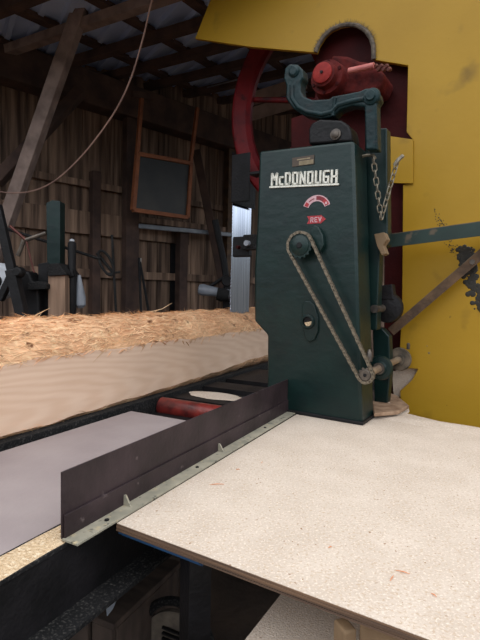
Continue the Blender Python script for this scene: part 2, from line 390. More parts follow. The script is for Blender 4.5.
# bark fringe on the lower edge, and the fibres
m = MB(); n_f = 15000
for i in range(n_f):
    y = random.uniform(LY0+.2, LY1); pts, top, bot = prof(y)
    if random.random() < .93:
        j = min(len(pts)-2, int(abs(random.gauss(0, .2))*40))
    else:
        j = len(pts)-1-random.randint(0, 3)
    x, z = pts[j]; x = min(x, 0)
    x2, z2 = pts[min(j+1, len(pts)-1)]
    nx, nz = x+.215, z-.17; l = math.hypot(nx, nz); nx /= l; nz /= l
    if random.random() < .6: ln = random.uniform(.012, .04)
    else: ln = random.uniform(.03, .085)
    if random.random() < .02: ln *= 1.8
    band = .5+.5*math.sin(y*9.5+1)
    dirx = random.gauss(0, .55)
    d = Vector((-nz*dirx, random.choice((-1, -1, -1, 1)), nx*dirx)).normalized()
    lift = abs(random.gauss(0, .20))*(.5+.8*band)
    o = Vector((x, y, z)) + Vector((nx, 0, nz))*.002; N3 = Vector((nx, 0, nz))
    sd = d.cross(N3).normalized()*random.uniform(.0006, .0019)
    mid = o + d*ln*.5 + N3*(ln*lift*.45); end = o + d*ln + N3*(ln*lift) - Vector((0, 0, ln*.08))
    if j == 0 or o.x > -.012:
        for q in (mid, end): q.x = min(q.x, .006)
    vs = [m.bm.verts.new(q) for q in (o-sd, o+sd, mid+sd*.8, end, mid-sd*.8)]
    m.bm.faces.new(vs)
o = m.build('shredded_fibres', FIB, lg)
tag(o, 'hairy orange-tan wood fibres', kind='stuff')
# a few long straws standing off the log
for (pa, pb, pc) in [((24, 325), (36, 315), (50, 308)), ((22, 322), (34, 320), (46, 317)), ((150, 312), (162, 309), (172, 303))]:
    pt = [lf.fx(px, py, -.2) for px, py in (pa, pb, pc)]
    MB().tube(pt, .002, 5, radii=[.003, .002, .0008]).build('long_straw', FIB, lg)

# ------------------------------------------------------------------ the green saw cabinet
cab = empty('saw_cabinet', B, 'tall dark green cast iron cabinet with raised white maker name and sprocket drive', 'machine')
front = [(259, 151), (354, 140.5), (362.3, 425)]
pts = [B.fy(*p) for p in [(259, 151), (354, 140.5), (362.3, 425)]]
lb_ = [B.fy(*p) for p in [(267, 382), (267, 335), (254, 321), (254, 270), (257, 215)]]
DPT = .185
H = (pts[0].z+pts[1].z)/2
print('cabinet', pts, lb_)
prof_ = [(pts[0].x, pts[0].z), (pts[1].x, pts[1].z), (0, 0), (lb_[0].x, 0)] + [(q.x, q.z) for q in lb_]
m = MB(); m.prism(prof_, 0, DPT)
m.build('cabinet_body', G, cab, bevel=.014, bseg=3, smooth=True)
HB = .018
m = MB(); m.box((lb_[0].x-.008, -.012, 0), (.008, DPT+.01, .016)); m.build('base_plate', BLK, cab, bevel=.003)
def S(px, py, y=0.): return B.fy(px, py, y)
# letters McDONOUGH as raised strokes
GLY = {'M': [((0, 0), (0, 6)), ((0, 6), (2, 3)), ((2, 3), (4, 6)), ((4, 6), (4, 0))],
       'c': [((3, 4), (0, 4)), ((0, 4), (0, 0)), ((0, 0), (3, 0))],
       'D': [((0, 0), (0, 6)), ((0, 6), (3, 6)), ((3, 6), (4, 5)), ((4, 5), (4, 1)), ((4, 1), (3, 0)), ((3, 0), (0, 0))],
       'O': [((0, 0), (0, 6)), ((0, 6), (4, 6)), ((4, 6), (4, 0)), ((4, 0), (0, 0))],
       'N': [((0, 0), (0, 6)), ((0, 6), (4, 0)), ((4, 0), (4, 6))],
       'U': [((0, 6), (0, 0)), ((0, 0), (4, 0)), ((4, 0), (4, 6))],
       'G': [((4, 6), (0, 6)), ((0, 6), (0, 0)), ((0, 0), (4, 0)), ((4, 0), (4, 3)), ((4, 3), (2.2, 3))],
       'H': [((0, 0), (0, 6)), ((4, 0), (4, 6)), ((0, 3), (4, 3))],
       'R': [((0, 0), (0, 6)), ((0, 6), (4, 6)), ((4, 6), (4, 3)), ((4, 3), (0, 3)), ((1.6, 3), (4, 0))],
       'E': [((4, 6), (0, 6)), ((0, 6), (0, 0)), ((0, 0), (4, 0)), ((0, 3), (3, 3))],
       'V': [((0, 6), (2, 0)), ((2, 0), (4, 6))]}
def text(mb, s_, p0, p1, h, thick, y0, y1, gap=.42, squeeze=None):
    """write s_ between p0 and p1 on a plane of local y; h letter height"""
    gap = .95
    p0 = Vector((p0[0], 0, p0[1])); p1 = Vector((p1[0], 0, p1[1])); ex = (p1-p0); Ltot = ex.length; ex.normalize(); ez = Vector((0, 0, 1))
    ws = [(.78 if c == 'c' else (1.15 if c == 'M' else 1)) for c in s_]; un = (Ltot-gap*thick*(len(s_)-1))/sum(ws); x = thick*.5
    for c, w in zip(s_, ws):
        sc = (un*w-thick)/(4 if c != 'c' else 3)
        for (a, b) in GLY[c]:
            pa = p0+ex*(x+a[0]*sc)+ez*(a[1]*h/6); pb = p0+ex*(x+b[0]*sc)+ez*(b[1]*h/6)
            d = (pb-pa).normalized(); pa = pa-d*thick*.5; pb = pb+d*thick*.5
            pa.y = pb.y = (y0+y1)/2
            mb.beam(pa, pb, abs(y1-y0), thick, up=d.cross(Vector((0, 1, 0))))
        x += un*w+gap*thick
a = S(271, 186); b = S(338.5, 183)
hL = .052
m = MB(); text(m, 'McDONOUGH', (a.x+.004, a.z+.004), (b.x-.004, b.z+.004), hL, .0088, -.010, 0)
MB.beam(m, (a.x-.004, -.005, a.z-.007), (b.x+.004, -.005, b.z-.007), .010, .008)
tag(m.build('maker_name', LETT, cab), 'raised white letters McDONOUGH')
# small two-tone nameplate
a = S(292.5, 167); b = S(314.5, 155)
m = MB(); m.box((a.x, -.004, a.z), (b.x, 0, b.z)); npl = m.build('nameplate', BROWN, cab); tag(npl, 'small brown and brass nameplate')
MB().box((a.x+(b.x-a.x)*.32, -.005, a.z+.002), (b.x-.003, -.004, a.z+(b.z-a.z)*.52)).build('plate_panel', BRASS, npl)
m = MB(); m.box((a.x+(b.x-a.x)*.22, -.005, a.z+(b.z-a.z)*.64), (b.x-.02, -.004, a.z+(b.z-a.z)*.78)); m.build('plate_lettering', BRASS, npl)
# arc decal
c = S(316.5, 210.5)
ro_, ri_ = .0725, .044
def sector(r0, r1, a0, a1, y0, y1):
    P_ = arc((c.x, c.z), r1, a0, a1, 14) + arc((c.x, c.z), r0, a1, a0, 14)
    mm = MB(); mm.prism(P_, y0, y1); return mm
dec = sector(ri_, ro_, 20, 160, -.0015, .0).build('arc_decal', PINK, cab); tag(dec, 'arched red and pale decal')
sector(ri_+.005, ro_-.005, 140, 158, -.0022, -.0015).build('decal_field', DRED, dec)
sector(ri_+.005, ro_-.005, 52, 92, -.0022, -.0015).build('decal_field', DRED2, dec)
sector(ri_+.005, ro_-.005, 23, 52, -.0022, -.0015).build('decal_field', DRED, dec)
sector(ri_+.011, ro_-.013, 102, 132, -.0022, -.0015).build('decal_field', DRED2, dec)
mm = MB(); mm.lathe((c.x+.058*math.cos(math.radians(33)), -.0015, c.z+.058*math.sin(math.radians(33))), (0, -1, 0), [(0, .006), (.0015, .006)], 14); mm.build('decal_dot', PINK, dec)
# arrow decal
a = S(307, 224); b = S(326, 215); w_ = b.x-a.x; h_ = b.z-a.z
ar = [(a.x, a.z), (a.x+w_*.72, a.z), (a.x+w_*.72, a.z-h_*.1), (b.x, (a.z+b.z)/2), (a.x+w_*.72, b.z+h_*.1), (a.x+w_*.72, b.z), (a.x, b.z), (a.x+w_*.1, (a.z+b.z)/2)]
m = MB(); m.prism(ar, -.0015, 0); ad = m.build('arrow_decal', DRED, cab); tag(ad, 'red arrow decal reading REV')
m = MB(); text(m, 'REV', (a.x+w_*.18, a.z+h_*.2), (a.x+w_*.78, a.z+h_*.2), h_*.56, .0042, -.0024, -.0015); m.build('arrow_lettering', PINK, ad)

def boss(poly_px, t, name, par=cab, mt=G, bev=.004):
    P_ = [S(*p) for p in poly_px]; m = MB(); m.prism([(q.x, q.z) for q in P_], -t, 0); return m.build(name, mt, par, bevel=bev, smooth=True)
boss([(313, 229), (317, 226), (321, 228), (325, 236), (326, 246), (322, 253), (316, 249), (313, 240)], .03, 'upper_boss')
hb = boss([(303, 306), (306, 301), (311, 301), (315, 305), (319, 318), (319, 331), (315, 340), (310, 342), (306, 338), (303, 325)], .012, 'sight_boss')
c = S(309, 321.5)
MB().lathe((c.x, -.012, c.z), (0, -1, 0), [(0, .034), (.008, .034), (.012, .030), (.012, .024), (.0, .024)], 28).build('hole_rim', G, hb, smooth=True)
tag(MB().lathe((c.x, -.0121, c.z), (0, -1, 0), [(0, .0235), (.0012, .0235)], 24).build('hole_shade', BLK, hb), 'black disc standing in for the dark inside of the hole')  # flat black disc, the shade inside the hole put into its colour
m = MB(); P_ = arc((c.x+.002, c.z-.002), .019, 190, 375, 16); m.prism(P_, -.0165, -.0132); tag(m.build('hole_view', TAN, hb), 'tan half disc standing in for wood seen through the hole')  # tan shape added for the wood visible through the hole
# sprockets and roller chain
c1_ = S(300, 245.5, -.055); c2_ = S(365.5, 375, -.055)
R1, R2 = .059, .031
def sprocket(c, R, nt_, name, mt, label=None):
    m = MB(); P_ = []
    for i in range(nt_*4):
        a = 2*PI*i/(nt_*4); r = R + (.0035 if (i % 4) < 2 else -.0035); P_.append((c.x+r*math.cos(a), c.z+r*math.sin(a)))
    m.prism(P_, c.y-.004, c.y+.004)
    o = m.build(name, mt, cab); 
    MB().lathe((c.x, c.y-.010, c.z), (0, 1, 0), [(0, R*.72), (.003, R*.8), (.02, R*.8), (.045, R*.5)], 28).build('hub', mt, o, smooth=True)
    MB().lathe((c.x, c.y-.014, c.z), (0, 1, 0), [(0, R*.2), (.004, R*.25), (.006, R*.25)], 16).build('shaft_end', BLK, o, smooth=True)
    return o
sprocket(c1_, R1, 16, 'drive_sprocket', G); sprocket(c2_, R2, 10, 'lower_sprocket', IRON)
MB().lathe((c1_.x, c1_.y+.02, c1_.z), (0, 1, 0), [(0, .02), (.035, .02)], 16).build('sprocket_shaft', BLK, cab, smooth=True)
# chain path: outer tangents of two circles
def chainpath():
    a, b = Vector((c1_.x, c1_.z)), Vector((c2_.x, c2_.z)); r1, r2 = R1+.003, R2+.003
    d = b-a; D_ = d.length; th = math.atan2(d.y, d.x); be = math.acos((r1-r2)/D_)
    P_ = []
    u1, u2 = th+be, th-be
    t1a = a+Vector((math.cos(u1), math.sin(u1)))*r1; t1b = b+Vector((math.cos(u1), math.sin(u1)))*r2
    t2a = a+Vector((math.cos(u2), math.sin(u2)))*r1; t2b = b+Vector((math.cos(u2), math.sin(u2)))*r2
    for i in range(40): P_.append(t1b.lerp(t1a, i/40))
    aa = u1; end = u2+2*PI
    for i in range(24): P_.append(a+Vector((math.cos(aa+(end-aa)*i/24), math.sin(aa+(end-aa)*i/24)))*r1)
    for i in range(40): P_.append(t2a.lerp(t2b, i/40))
    aa = u2; end = u1
    for i in range(16): P_.append(b+Vector((math.cos(aa-(aa-end+2*PI)%(2*PI)*i/16), math.sin(aa-(aa-end+2*PI)%(2*PI)*i/16)))*r2)
    # lower arc must run round the far side
    return P_
cp = chainpath()
# fix the arc on the small sprocket: go the way that faces away from the large one
a, b = Vector((c1_.x, c1_.z)), Vector((c2_.x, c2_.z)); d = b-a; th = math.atan2(d.y, d.x); be = math.acos((R1-R2)/d.length)
cp = cp[:104] + [b+Vector((math.cos(th-be+2*be*i/16), math.sin(th-be+2*be*i/16)))*(R2+.003) for i in range(16)]
tot = sum((cp[i-1]-cp[i]).length for i in range(len(cp))); NL = 88
chain = None; step = tot/NL; acc = 0; out = []; i = 0; pos = cp[0]; seg = 0; rem = 0
cum = [0]
for i in range(1, len(cp)+1): cum.append(cum[-1]+(cp[i % len(cp)]-cp[i-1]).length)
def along(s_):
    s_ %= tot
    for i in range(len(cp)):
        if cum[i+1] >= s_: return cp[i].lerp(cp[(i+1) % len(cp)], (s_-cum[i])/max(1e-9, cum[i+1]-cum[i]))
mbL = MB()
st = step
for yy in (-.0085, .0055):
    mbL.prism([(x*1., z) for x, z in (arc((-st*.42, 0), .0062, 90, 270, 6)+arc((st*.42, 0), .0062, -90, 90, 6))], yy, yy+.003)
mbL.lathe((-st*.42, -.0085, 0), (0, 1, 0), [(0, .0035), (.017, .0035)], 8)
mbL.lathe((st*.42, -.0085, 0), (0, 1, 0), [(0, .0035), (.017, .0035)], 8)
chain = bpy.data.objects.new('roller_chain', None); COL.objects.link(chain); chain.parent = cab
chain.location = (c1_.x, c1_.y, c1_.z); chain.empty_display_size = .05
link0 = mbL.build('chain_link', CHN2, chain, smooth=False)
for k in range(NL):
    s_ = k*step; p = along(s_); q = along(s_+step*.5); r = along(s_-step*.5); d = q-r
    o = link0 if k == 0 else link0.copy()
    if k: COL.objects.link(o); o.parent = chain
    o.location = (p.x-c1_.x, (.0018 if k % 2 else -.0018), p.y-c1_.z); o.rotation_euler = (0, -math.atan2(d.y, d.x), 0)

# lower cross shaft with flanged bearings
DUSTB = mat('dusty_bearing', (60, 54, 46), (124, 108, 90), .8, scale=(16, 16, 16))
LEDGE = mat('dusty_ledge', (120, 92, 70), (160, 132, 108), .9, scale=(20, 20, 20))
s0 = S(368, 373.5, -.03); s1 = S(401, 358.5, .56)
d = (s1-s0).normalized(); Ls = (s1-s0).length
MB().lathe(s0, d, [(0, .017), (Ls, .017)], 18).build('cross_shaft', SHAFT, cab, smooth=True)
t = min([i*.005 for i in range(140)], key=lambda t: abs(proj(B.M @ (s0+d*t))[0]-380)); print('bearing', t)
fl = MB().lathe(s0+d*(t-.02), d, [(0, .03), (.012, .036), (.014, .054), (.03, .060), (.034, .044), (.07, .04)], 28).build('bearing_flange', G, cab, smooth=True)
MB().lathe(s0+d*(t-.022), d, [(0, .020), (.0, .028), (.004, .028), (.004, .02)], 24).build('bearing_ring', IRON, fl, smooth=True)
m = MB(); e = s0+d*(Ls-.06); m.lathe(e, d, [(0, .03), (.01, .032), (.012, .060), (.03, .064), (.036, .05)], 28)
m.build('end_bearing', DUSTB, cab, smooth=True)
MB().lathe(S(408, 353, .5)+Vector((0, 0, .02)), (0, 0, 1), [(0, .009), (.03, .009), (.034, .005)], 10).build('grease_cup', IRON, cab)
MB().lathe(S(369, 357, .08), (0, 0, 1), [(-.02, .016), (.0, .018), (.02, .014), (.036, .006)], 12).build('bearing_nut', IRON, cab, smooth=True)
# side arm that carries the bearing
m = MB(); q = [S(374, 326, .4), S(384, 328, .4), S(391, 336, .4), S(392, 372, .4), S(389, 402, .4), S(376, 402, .4)]
m.prism([(v.x, v.z) for v in q], .37, .43); m.build('bearing_bracket', G, cab, bevel=.006)
# ledge with sawdust
zf = lambda px, py, z: B.fz(px, py, z)
q = [zf(*p, .03) for p in [(372, 402), (384, 391), (397, 396), (409, 406), (398, 412), (374, 414)]]
m = MB(); m.slab([(v.x, v.y) for v in q], .016, .034); m.build('dusty_ledge', LEDGE, cab, bevel=.004)
# rear column behind the cabinet, up to the yoke
a = S(369, 128, .26); b = S(389, 130, .26); b2 = S(377, 330, .26)
m = MB(); q = [S(366, 130, .24), S(388, 129, .24), S(389, 246, .24), S(381, 250, .24), S(378, 330, .24), S(366, 330, .24)]
m.prism([(v.x, v.z) for v in q], .22, .29); m.build('rear_column', G, cab, bevel=.006)
m = MB(); m.lathe(S(374, 309, .2), d, [(0, .02), (.14, .02)], 14); m.build('tension_rod', IRON, cab, smooth=True)
m = MB(); e = S(386, 308, .36); m.lathe(e, d, [(0, .03), (.01, .075), (.04, .08), (.05, .05), (.08, .05)], 24); m.build('idler_pulley', BLK, cab, smooth=True)
m = MB(); q = [S(378, 286, .36), S(392, 284, .36), S(394, 300, .36), S(380, 300, .36)]; m.prism([(v.x, v.z) for v in q], .36, .42); m.build('pulley_bracket', BLK, cab, bevel=.006)
# pedestal and yoke on the top
m = MB(); q = [(311, 146), (311, 131), (314, 125), (322, 121), (343, 122), (351, 127), (353, 134), (354, 143)]
q = [S(*p, .06) for p in q]; m.prism([(v.x, v.z) for v in q], .03, .15); m.build('pedestal', BLK, cab, bevel=.01, smooth=True)
c = S(335, 134, .02); MB().lathe((c.x, .032, c.z), (0, -1, 0), [(0, .026), (.008, .026), (.010, .018), (.016, .018), (.02, .01)], 18).build('pedestal_bolt', IRON, cab, smooth=True)
yk = [(284.5, 79), (285.5, 69), (290, 64.5), (298, 65), (303, 70), (304, 78), (301, 83), (301, 91), (304, 97), (313, 100.5), (330, 99.5), (333, 97), (349, 94), (361, 91.5), (366, 89), (373, 88.5), (379, 92), (380.5, 99), (377, 104),
      (378, 150), (366, 150), (365, 107), (352, 106), (340, 110), (334, 117), (322, 119.5), (305, 116), (294, 109), (286.5, 99), (287, 86)]
q = [S(*p, .06) for p in yk]
m = MB(); m.prism([(v.x, v.z) for v in q], .05, .12); yo = m.build('yoke_arm', G2, cab, bevel=.008, smooth=True, bseg=3)
rim = [S(*p, .05) for p in [(292, 86), (292, 98), (298, 107), (307, 112), (322, 114.5), (332, 112), (338, 105), (352, 101), (364, 99)]]
MB().tube(rim, .012, 10).build('yoke_rib', G2, yo, smooth=True)
rim = [S(*p, .05) for p in [(335, 98), (334, 106), (333, 116)]]
MB().tube(rim, .010, 8).build('yoke_rib', G2, yo, smooth=True)
c = S(371.5, 96.5, .05); MB().lathe((c.x, .055, c.z), (0, -1, 0), [(0, .04), (.012, .036), (.016, .024), (.026, .02)], 20).build('yoke_pivot', G2, yo, smooth=True)
c = S(294, 71.5, .05); MB().lathe((c.x, .055, c.z), (0, -1, 0), [(0, .03), (.010, .028), (.018, .018)], 20).build('yoke_pivot', G2, yo, smooth=True)

# ------------------------------------------------------------------ hanging chain on the right of the cabinet
h0 = S(373, 157, .12); h2 = S(381, 219, .17); h1 = S(397, 162, .21)
hc = empty('hanging_chain', B.at(h0), 'slack steel link chain drooping from a hook beside the yellow tab', 'chain')
def sag(t):       # a v shaped loop
    if t < .5: p = h0.lerp(h2, t*2); 
    else: p = h2.lerp(h1, t*2-1)
    p = p.copy(); return p-h0
mb = MB(); R_, l_ = .0105, .017
loopp = [Vector((R_*math.cos(a), 0, R_*math.sin(a)+(l_/2 if math.sin(a) > 0 else -l_/2))) for a in [2*PI*(i+.5)/16 for i in range(16)]]
mb.tube(loopp, .0033, 6, loop=True)
lk = mb.build('link', CHN, hc, smooth=True)
L1 = (h2-h0).length; L2 = (h1-h2).length; pitch = .029
k = 0
for (Pa, Pb, LL) in ((Vector((0, 0, 0)), h2-h0, L1), (h2-h0, h1-h0, L2)):
    nn = int(LL/pitch)
    for i in range(nn):
        p = Pa.lerp(Pb, (i+.5)/nn); dd = (Pb-Pa).normalized()
        o = lk if k == 0 else lk.copy()
        if k: COL.objects.link(o); o.parent = hc
        o.location = p
        qd = dd.to_track_quat('Z', 'Y'); o.rotation_mode = 'QUATERNION'
        from mathutils import Quaternion
        o.rotation_quaternion = qd @ Quaternion((0, 0, 1), PI/2*(k % 2)+.5)
        k += 1
MB().tube([Vector((-.06, 0, .01)), Vector((-.03, 0, .012)), Vector((0, 0, .008)), Vector((.01, 0, -.006)), Vector((0, 0, -.014))], .007, 8).build('hook', CHN, hc, smooth=True)
pe = h1-h0
MB().tube([pe+Vector((-.012, 0, -.014)), pe+Vector((.006, 0, .01)), pe+Vector((.02, .02, .03))], .010, 8).build('end_clip', CHN, hc, smooth=True)

# ------------------------------------------------------------------ yellow guard
YG = .62
yg = empty('blade_guard', B.at((.2, YG, 0)), 'large yellow sheet steel guard with arched cut-out behind the green cabinet', 'guard')
off = Vector((.2, YG, 0))
def Yp(px, py, y=YG): q = B.fy(px, py, y); return (q.x-.2, q.z)
arch = [(316, 52.7), (319, 45), (324, 37), (331, 30.5), (340, 26.5), (349, 25), (358, 26), (366, 31), (371, 38), (373.5, 46), (374, 60)]
pan = [(226, -40), (195, 38.5), (250, 46.8)] + arch + [(390, 62.5), (408, 65.5), (406.5, 132), (413, 140), (413, 183), (403, 185), (402, 300), (400, 345)]
low = [(400, 368), (418, 369), (412, 380), (400, 391), (402, 440)]
q = [Yp(*p) for p in pan+low]
pr = Yp(640, 440)[0]
q += [(pr, q[-1][1]), (pr, Yp(226, -40)[1])]
m = MB(); m.prism(q, 0, .03)
m.build('front_sheet', Y, yg, bevel=.003)
m = MB(); q2 = [Yp(*p, YG-.012) for p in [(388.5, 136), (413, 139.5), (413, 183.5), (389, 183)]]; m.prism(q2, -.014, -.002); m.build('side_tab', Y, yg, bevel=.002)
# frayed trim round the arch
ap = [Vector((Yp(*p)[0], -.006, Yp(*p)[1])) for p in arch]
tr = MB().tube(ap, .013, 8).build('arch_trim', HAIR, yg, smooth=True); tag(tr, 'grey frayed trim round the arched opening')
m = MB()
for i in range(420):
    k = random.uniform(0, len(ap)-1.001); j = int(k); p = ap[j].lerp(ap[j+1], k-j); t = (ap[j+1]-ap[j]).normalized(); nn = Vector((-t.z, 0, t.x))
    if nn.dot(p-Vector((Yp(346, 56)[0], 0, Yp(346, 56)[1]))) < 0: nn = -nn
    e = p + nn*random.uniform(.012, .034) + Vector((random.uniform(-.01, .01), random.uniform(-.018, 0), 0)); s_ = t*.0011
    vs = [m.bm.verts.new(v) for v in (p-s_, p+s_, e)]; m.bm.faces.new(vs)
tag(m.build('frayed_hairs', HAIR, yg), kind='stuff')
# grease smudges near the brace mount (thin dried lumps)
m = MB()
rng = random.Random(3)
for i in range(420):
    if i < 230: px = 468+rng.gauss(0, 4)+ (y_ := rng.gauss(0, 6))*.25; py = 262+y_
    elif i < 330: t_ = rng.random(); px = 468+t_*12+rng.gauss(0, 3); py = 270+t_*34+rng.gauss(0, 5)
    else: t_ = rng.random(); px = 436+t_*22+rng.gauss(0, 2.5); py = 214+t_*44+rng.gauss(0, 2.5)
    x, z = Yp(px, py); r = rng.uniform(.004, .016) if i < 330 else rng.uniform(.0015, .004)
    m.lathe((x, 0, z), (0, -1, 0), [(0, r), (.0015, r*.8), (.002, r*.3)], 7)
tag(m.build('grease_smudge', GREASE, yg), 'black grease smears', kind='stuff')
for (px, py, r) in [(429, 353, .009), (427, 346, .005)]:
    x, z = Yp(px, py); MB().lathe((x, 0, z), (0, -1, 0), [(0, r*.7), (.001, r*.5)], 7).build('chipped_spot', BRASS, yg)
# green angle bar and rusty brace in front of the guard
DUSTY = mat('dusty_metal', (72, 62, 50), (112, 98, 80), .85, scale=(12, 12, 12))
def bar(name, a, b, w, mt, label, y0, y1, side=.05):
    p, q_ = B.fy(*a, y0), B.fy(*b, y1)
    f = B.at(p); r = empty(name, f, label, 'steel bar'); v = q_-p; v *= 1.25 if b[0] > 470 else 1
    u = Vector((0, 0, 1)); u = (u - v.normalized()*u.dot(v.normalized())).normalized()
    MB().beam(Vector((0, 0, 0)), v, .008, w, up=u).build('web_leaf', mt, r)
    MB().beam(u*(w/2)+Vector((0, side/2, 0)), v+u*(w/2)+Vector((0, side/2, 0)), side, .008, up=u).build('top_leaf', DUSTY, r)
    return r, v, u
r1, v1, u1 = bar('angle_bar', (386, 241.5), (480, 229), .066, GB, 'dark green angle bar running level across the yellow guard', .40, .40)
MB().lathe((.0, -.012, -.0), (0, 1, 0), [(0, .016), (.02, .016)], 6).build('bolt_head', IRON, r1)
r2, v2, u2 = bar('brace_bar', (391, 332), (477, 258), .045, RUST, 'rusty brown brace bar slanting up across the yellow guard', .50, .56, .03)
MB().lathe(v2*.76+Vector((0, -.01, 0)), (0, 1, 0), [(0, .014), (.02, .014)], 6).build('bolt_head', IRON, r2)
# wooden wedge at the bar end
m = MB(); q = [B.fy(*p, .19) for p in [(376, 235), (386, 233), (389, 240), (385, 246), (388, 254), (384, 256), (379, 247)]]
c = q[0]; m.prism([(v.x-c.x, v.z-c.z) for v in q], -.03, .03)
tag(m.build('wood_wedge', WOODN, None, B.at((c.x, .185, c.z)), bevel=.003), 'dusty wooden wedge jammed at the left end of the green angle bar', 'wedge')
# pale offcut showing in the notch of the guard
m = MB(); q = [B.fy(*p, .66) for p in [(392, 372), (424, 364), (424, 384), (394, 400)]]; c = q[0]
m.prism([(v.x-c.x, v.z-c.z) for v in q], 0, .03)
tag(m.build('board_offcut', DUST, None, B.at((c.x, .66, c.z))), 'pale board offcut seen through the notch in the yellow guard', 'offcut')

# ------------------------------------------------------------------ red saw frame, hub and band wheel
rf = empty('mill_casting', B.at((0, .70, 0)), 'dark red cast saw frame with round bearing hub poking through the yellow guard', 'machine frame')
def Rp(px, py, y): q = B.fy(px, py, y); return (q.x, q.z)
q = [Rp(*p, .70) for p in [(316, 40), (335, 20), (374, 20), (420, 56), (420, 200), (408, 260), (408, 430), (384, 430), (384, 180), (330, 165), (291, 150), (291, 118), (312, 112), (316, 90)]]
m = MB(); m.prism(q, .0, .06); m.build('frame_casting', REDD, rf, bevel=.006)
REDL = mat('lug_red', (60, 17, 17), (92, 28, 24), .75, spec=.15, scale=(14, 14, 14), bump=.5, bscale=(40, 40, 40))
CAPR = mat('cap_red', (126, 32, 30), (148, 44, 38), .6, spec=.2, scale=(20, 20, 20), bump=.3, bscale=(60, 60, 60))
hc_ = B.fy(322, 72.5, .35); hf = Vector((hc_.x, hc_.z, 0))
def HP(y): return Vector((hc_.x, y-.70, hc_.z))
dv = Vector((0, 1, 0))
MB().lathe(HP(.36), dv, [(0, .055), (.004, .066), (.05, .070), (.052, .092), (.11, .098), (.16, .11), (.2, .115), (.36, .12)], 36).build('bearing_housing', REDH, rf, smooth=True)
tag(MB().lathe(HP(.345), dv, [(0, .045), (.004, .054), (.016, .054)], 28).build('hub_cap', CAPR, rf, smooth=True), 'bright red round hub cap')
MB().lathe(HP(.335), dv, [(0, .007), (.012, .009)], 10).build('grease_fitting', BLK, rf)
for i in range(6):
    a = i*PI/3+.4; c = HP(.405)+Vector((math.cos(a)*.082, 0, math.sin(a)*.082)); MB().lathe(c, dv, [(0, .010), (.012, .010)], 6).build('hub_bolt', REDD, rf)
# lobed casting right of the hub, the pinkish lever and the chain-like fittings
q = [Rp(*p, .50) for p in [(332, 56), (348, 57), (360, 62), (376, 64), (386, 76), (380, 90), (366, 96), (345, 96), (332, 92)]]
m = MB(); m.prism(q, -.22, -.02); m.build('lug_casting', REDL, rf, bevel=.02, smooth=True, bseg=3)
a = B.fy(349, 71, .44)-Vector((0, .70, 0)); b = B.fy(374, 65.5, .42)-Vector((0, .70, 0))
PK = mat('worn_pink_paint', (176, 92, 88), (196, 116, 108), .5, scale=(20, 20, 20))
tag(MB().tube([a, b], .016, 12).build('lever', PK, rf, smooth=True), 'worn pink round lever')
for i in range(6):
    p = B.fy(375+i*2.6, 66+(i % 2)*3, .42)-Vector((0, .70, 0)); MB().lathe(p, (.3, 1, .2), [(0, .009), (.012, .013), (.024, .009)], 8).build('lever_fitting', REDSH, rf)

YW = .95
wc = B.fy(332, 96, YW); Rw = .80
print('wheel', wc, Rw)
bw = empty('band_wheel', B.at((wc.x, YW+.10, wc.z)), 'big red spoked band wheel partly hidden behind the green cabinet', 'wheel')
m = MB()
NS = 72
m.rings([[(r*math.cos(2*PI*i/NS), y, r*math.sin(2*PI*i/NS)) for (r, y) in ((Rw, -.10), (Rw, .10), (Rw-.025, .10), (Rw-.03, -.04), (Rw-.13, -.05), (Rw-.13, -.016), (Rw-.03, -.085), (Rw-.014, -.105))] for i in range(NS)], loop=True)
m.build('rim', RED, bw, smooth=True)
for i in range(7):
    a = 2*PI*i/7+.25; m = MB(); d_ = Vector((math.cos(a), 0, math.sin(a))); m.beam(d_*.1, d_*(Rw-.10), .035, .04, up=(0, 1, 0)); m.build('spoke', RED, bw, bevel=.01)
MB().lathe((0, -.13, 0), (0, 1, 0), [(0, .09), (.02, .12), (.24, .12), (.26, .09)], 28).build('wheel_hub', RED, bw, smooth=True)

# ------------------------------------------------------------------ band saw blade, its guard and guide
xb = B.fy(232, 230, YW-.02).x; bl0 = Vector((xb, YW, 0)); print('blade x', xb, B.M @ bl0)
m = MB(); yb0, yb1 = YW-.02, YW+.25
zt = B.fy(232, 190, YW).z; zb = -.12
m.box((xb, yb0, zb), (xb+.003, yb1, zt))
nt_ = 60
for i in range(nt_):
    z = zb+(zt-zb)*i/nt_; dz = (zt-zb)/nt_
    for (x0, x1) in ((xb, xb+.003),):
        m.hexa([(x0, yb0, z), (x1, yb0, z), (x1, yb0+.001, z), (x0, yb0+.001, z), (x0, yb0-.006, z+dz*.1), (x1, yb0-.006, z+dz*.1), (x1, yb0+.001, z+dz*.95), (x0, yb0+.001, z+dz*.95)])
o = m.build('steel_band', BLADE, None, B); 
tag(o, 'bright upright steel band saw blade entering the log beside the cabinet', 'saw blade')
def rectB(px0, py0, px1, py1, y, t, name, mt, par=None, bev=.004):
    a, b = B.fy(px0, py1, y), B.fy(px1, py0, y); m = MB(); m.box((a.x, y, a.z), (b.x, y+t, b.z)); return m.build(name, mt, par, bevel=bev)
g = empty('blade_shroud', B, 'black sheet shroud around the blade above its bright bare stretch', 'shroud')
rectB(231, 152, 250, 202.5, YW-.10, .012, 'front_cover', BLK, g)
rectB(231, 152, 232.2, 202.5, YW-.088, .35, 'side_cover', BLK, g)
rectB(249, 162, 350, 172, YW-.19, .10, 'mounting_arm', BLK, g)
g = empty('blade_guide', B, 'small black guide blocks gripping the bright saw blade', 'blade guide')
rectB(232, 236, 249, 257, YW-.14, .05, 'guide_block', BLK, g, .01)
rectB(242, 234, 256, 250, YW-.19, .05, 'guide_block', BLKD, g, .01)
rectB(246, 240, 400, 250, YW-.19, .06, 'guide_arm', BLK, g, .008)
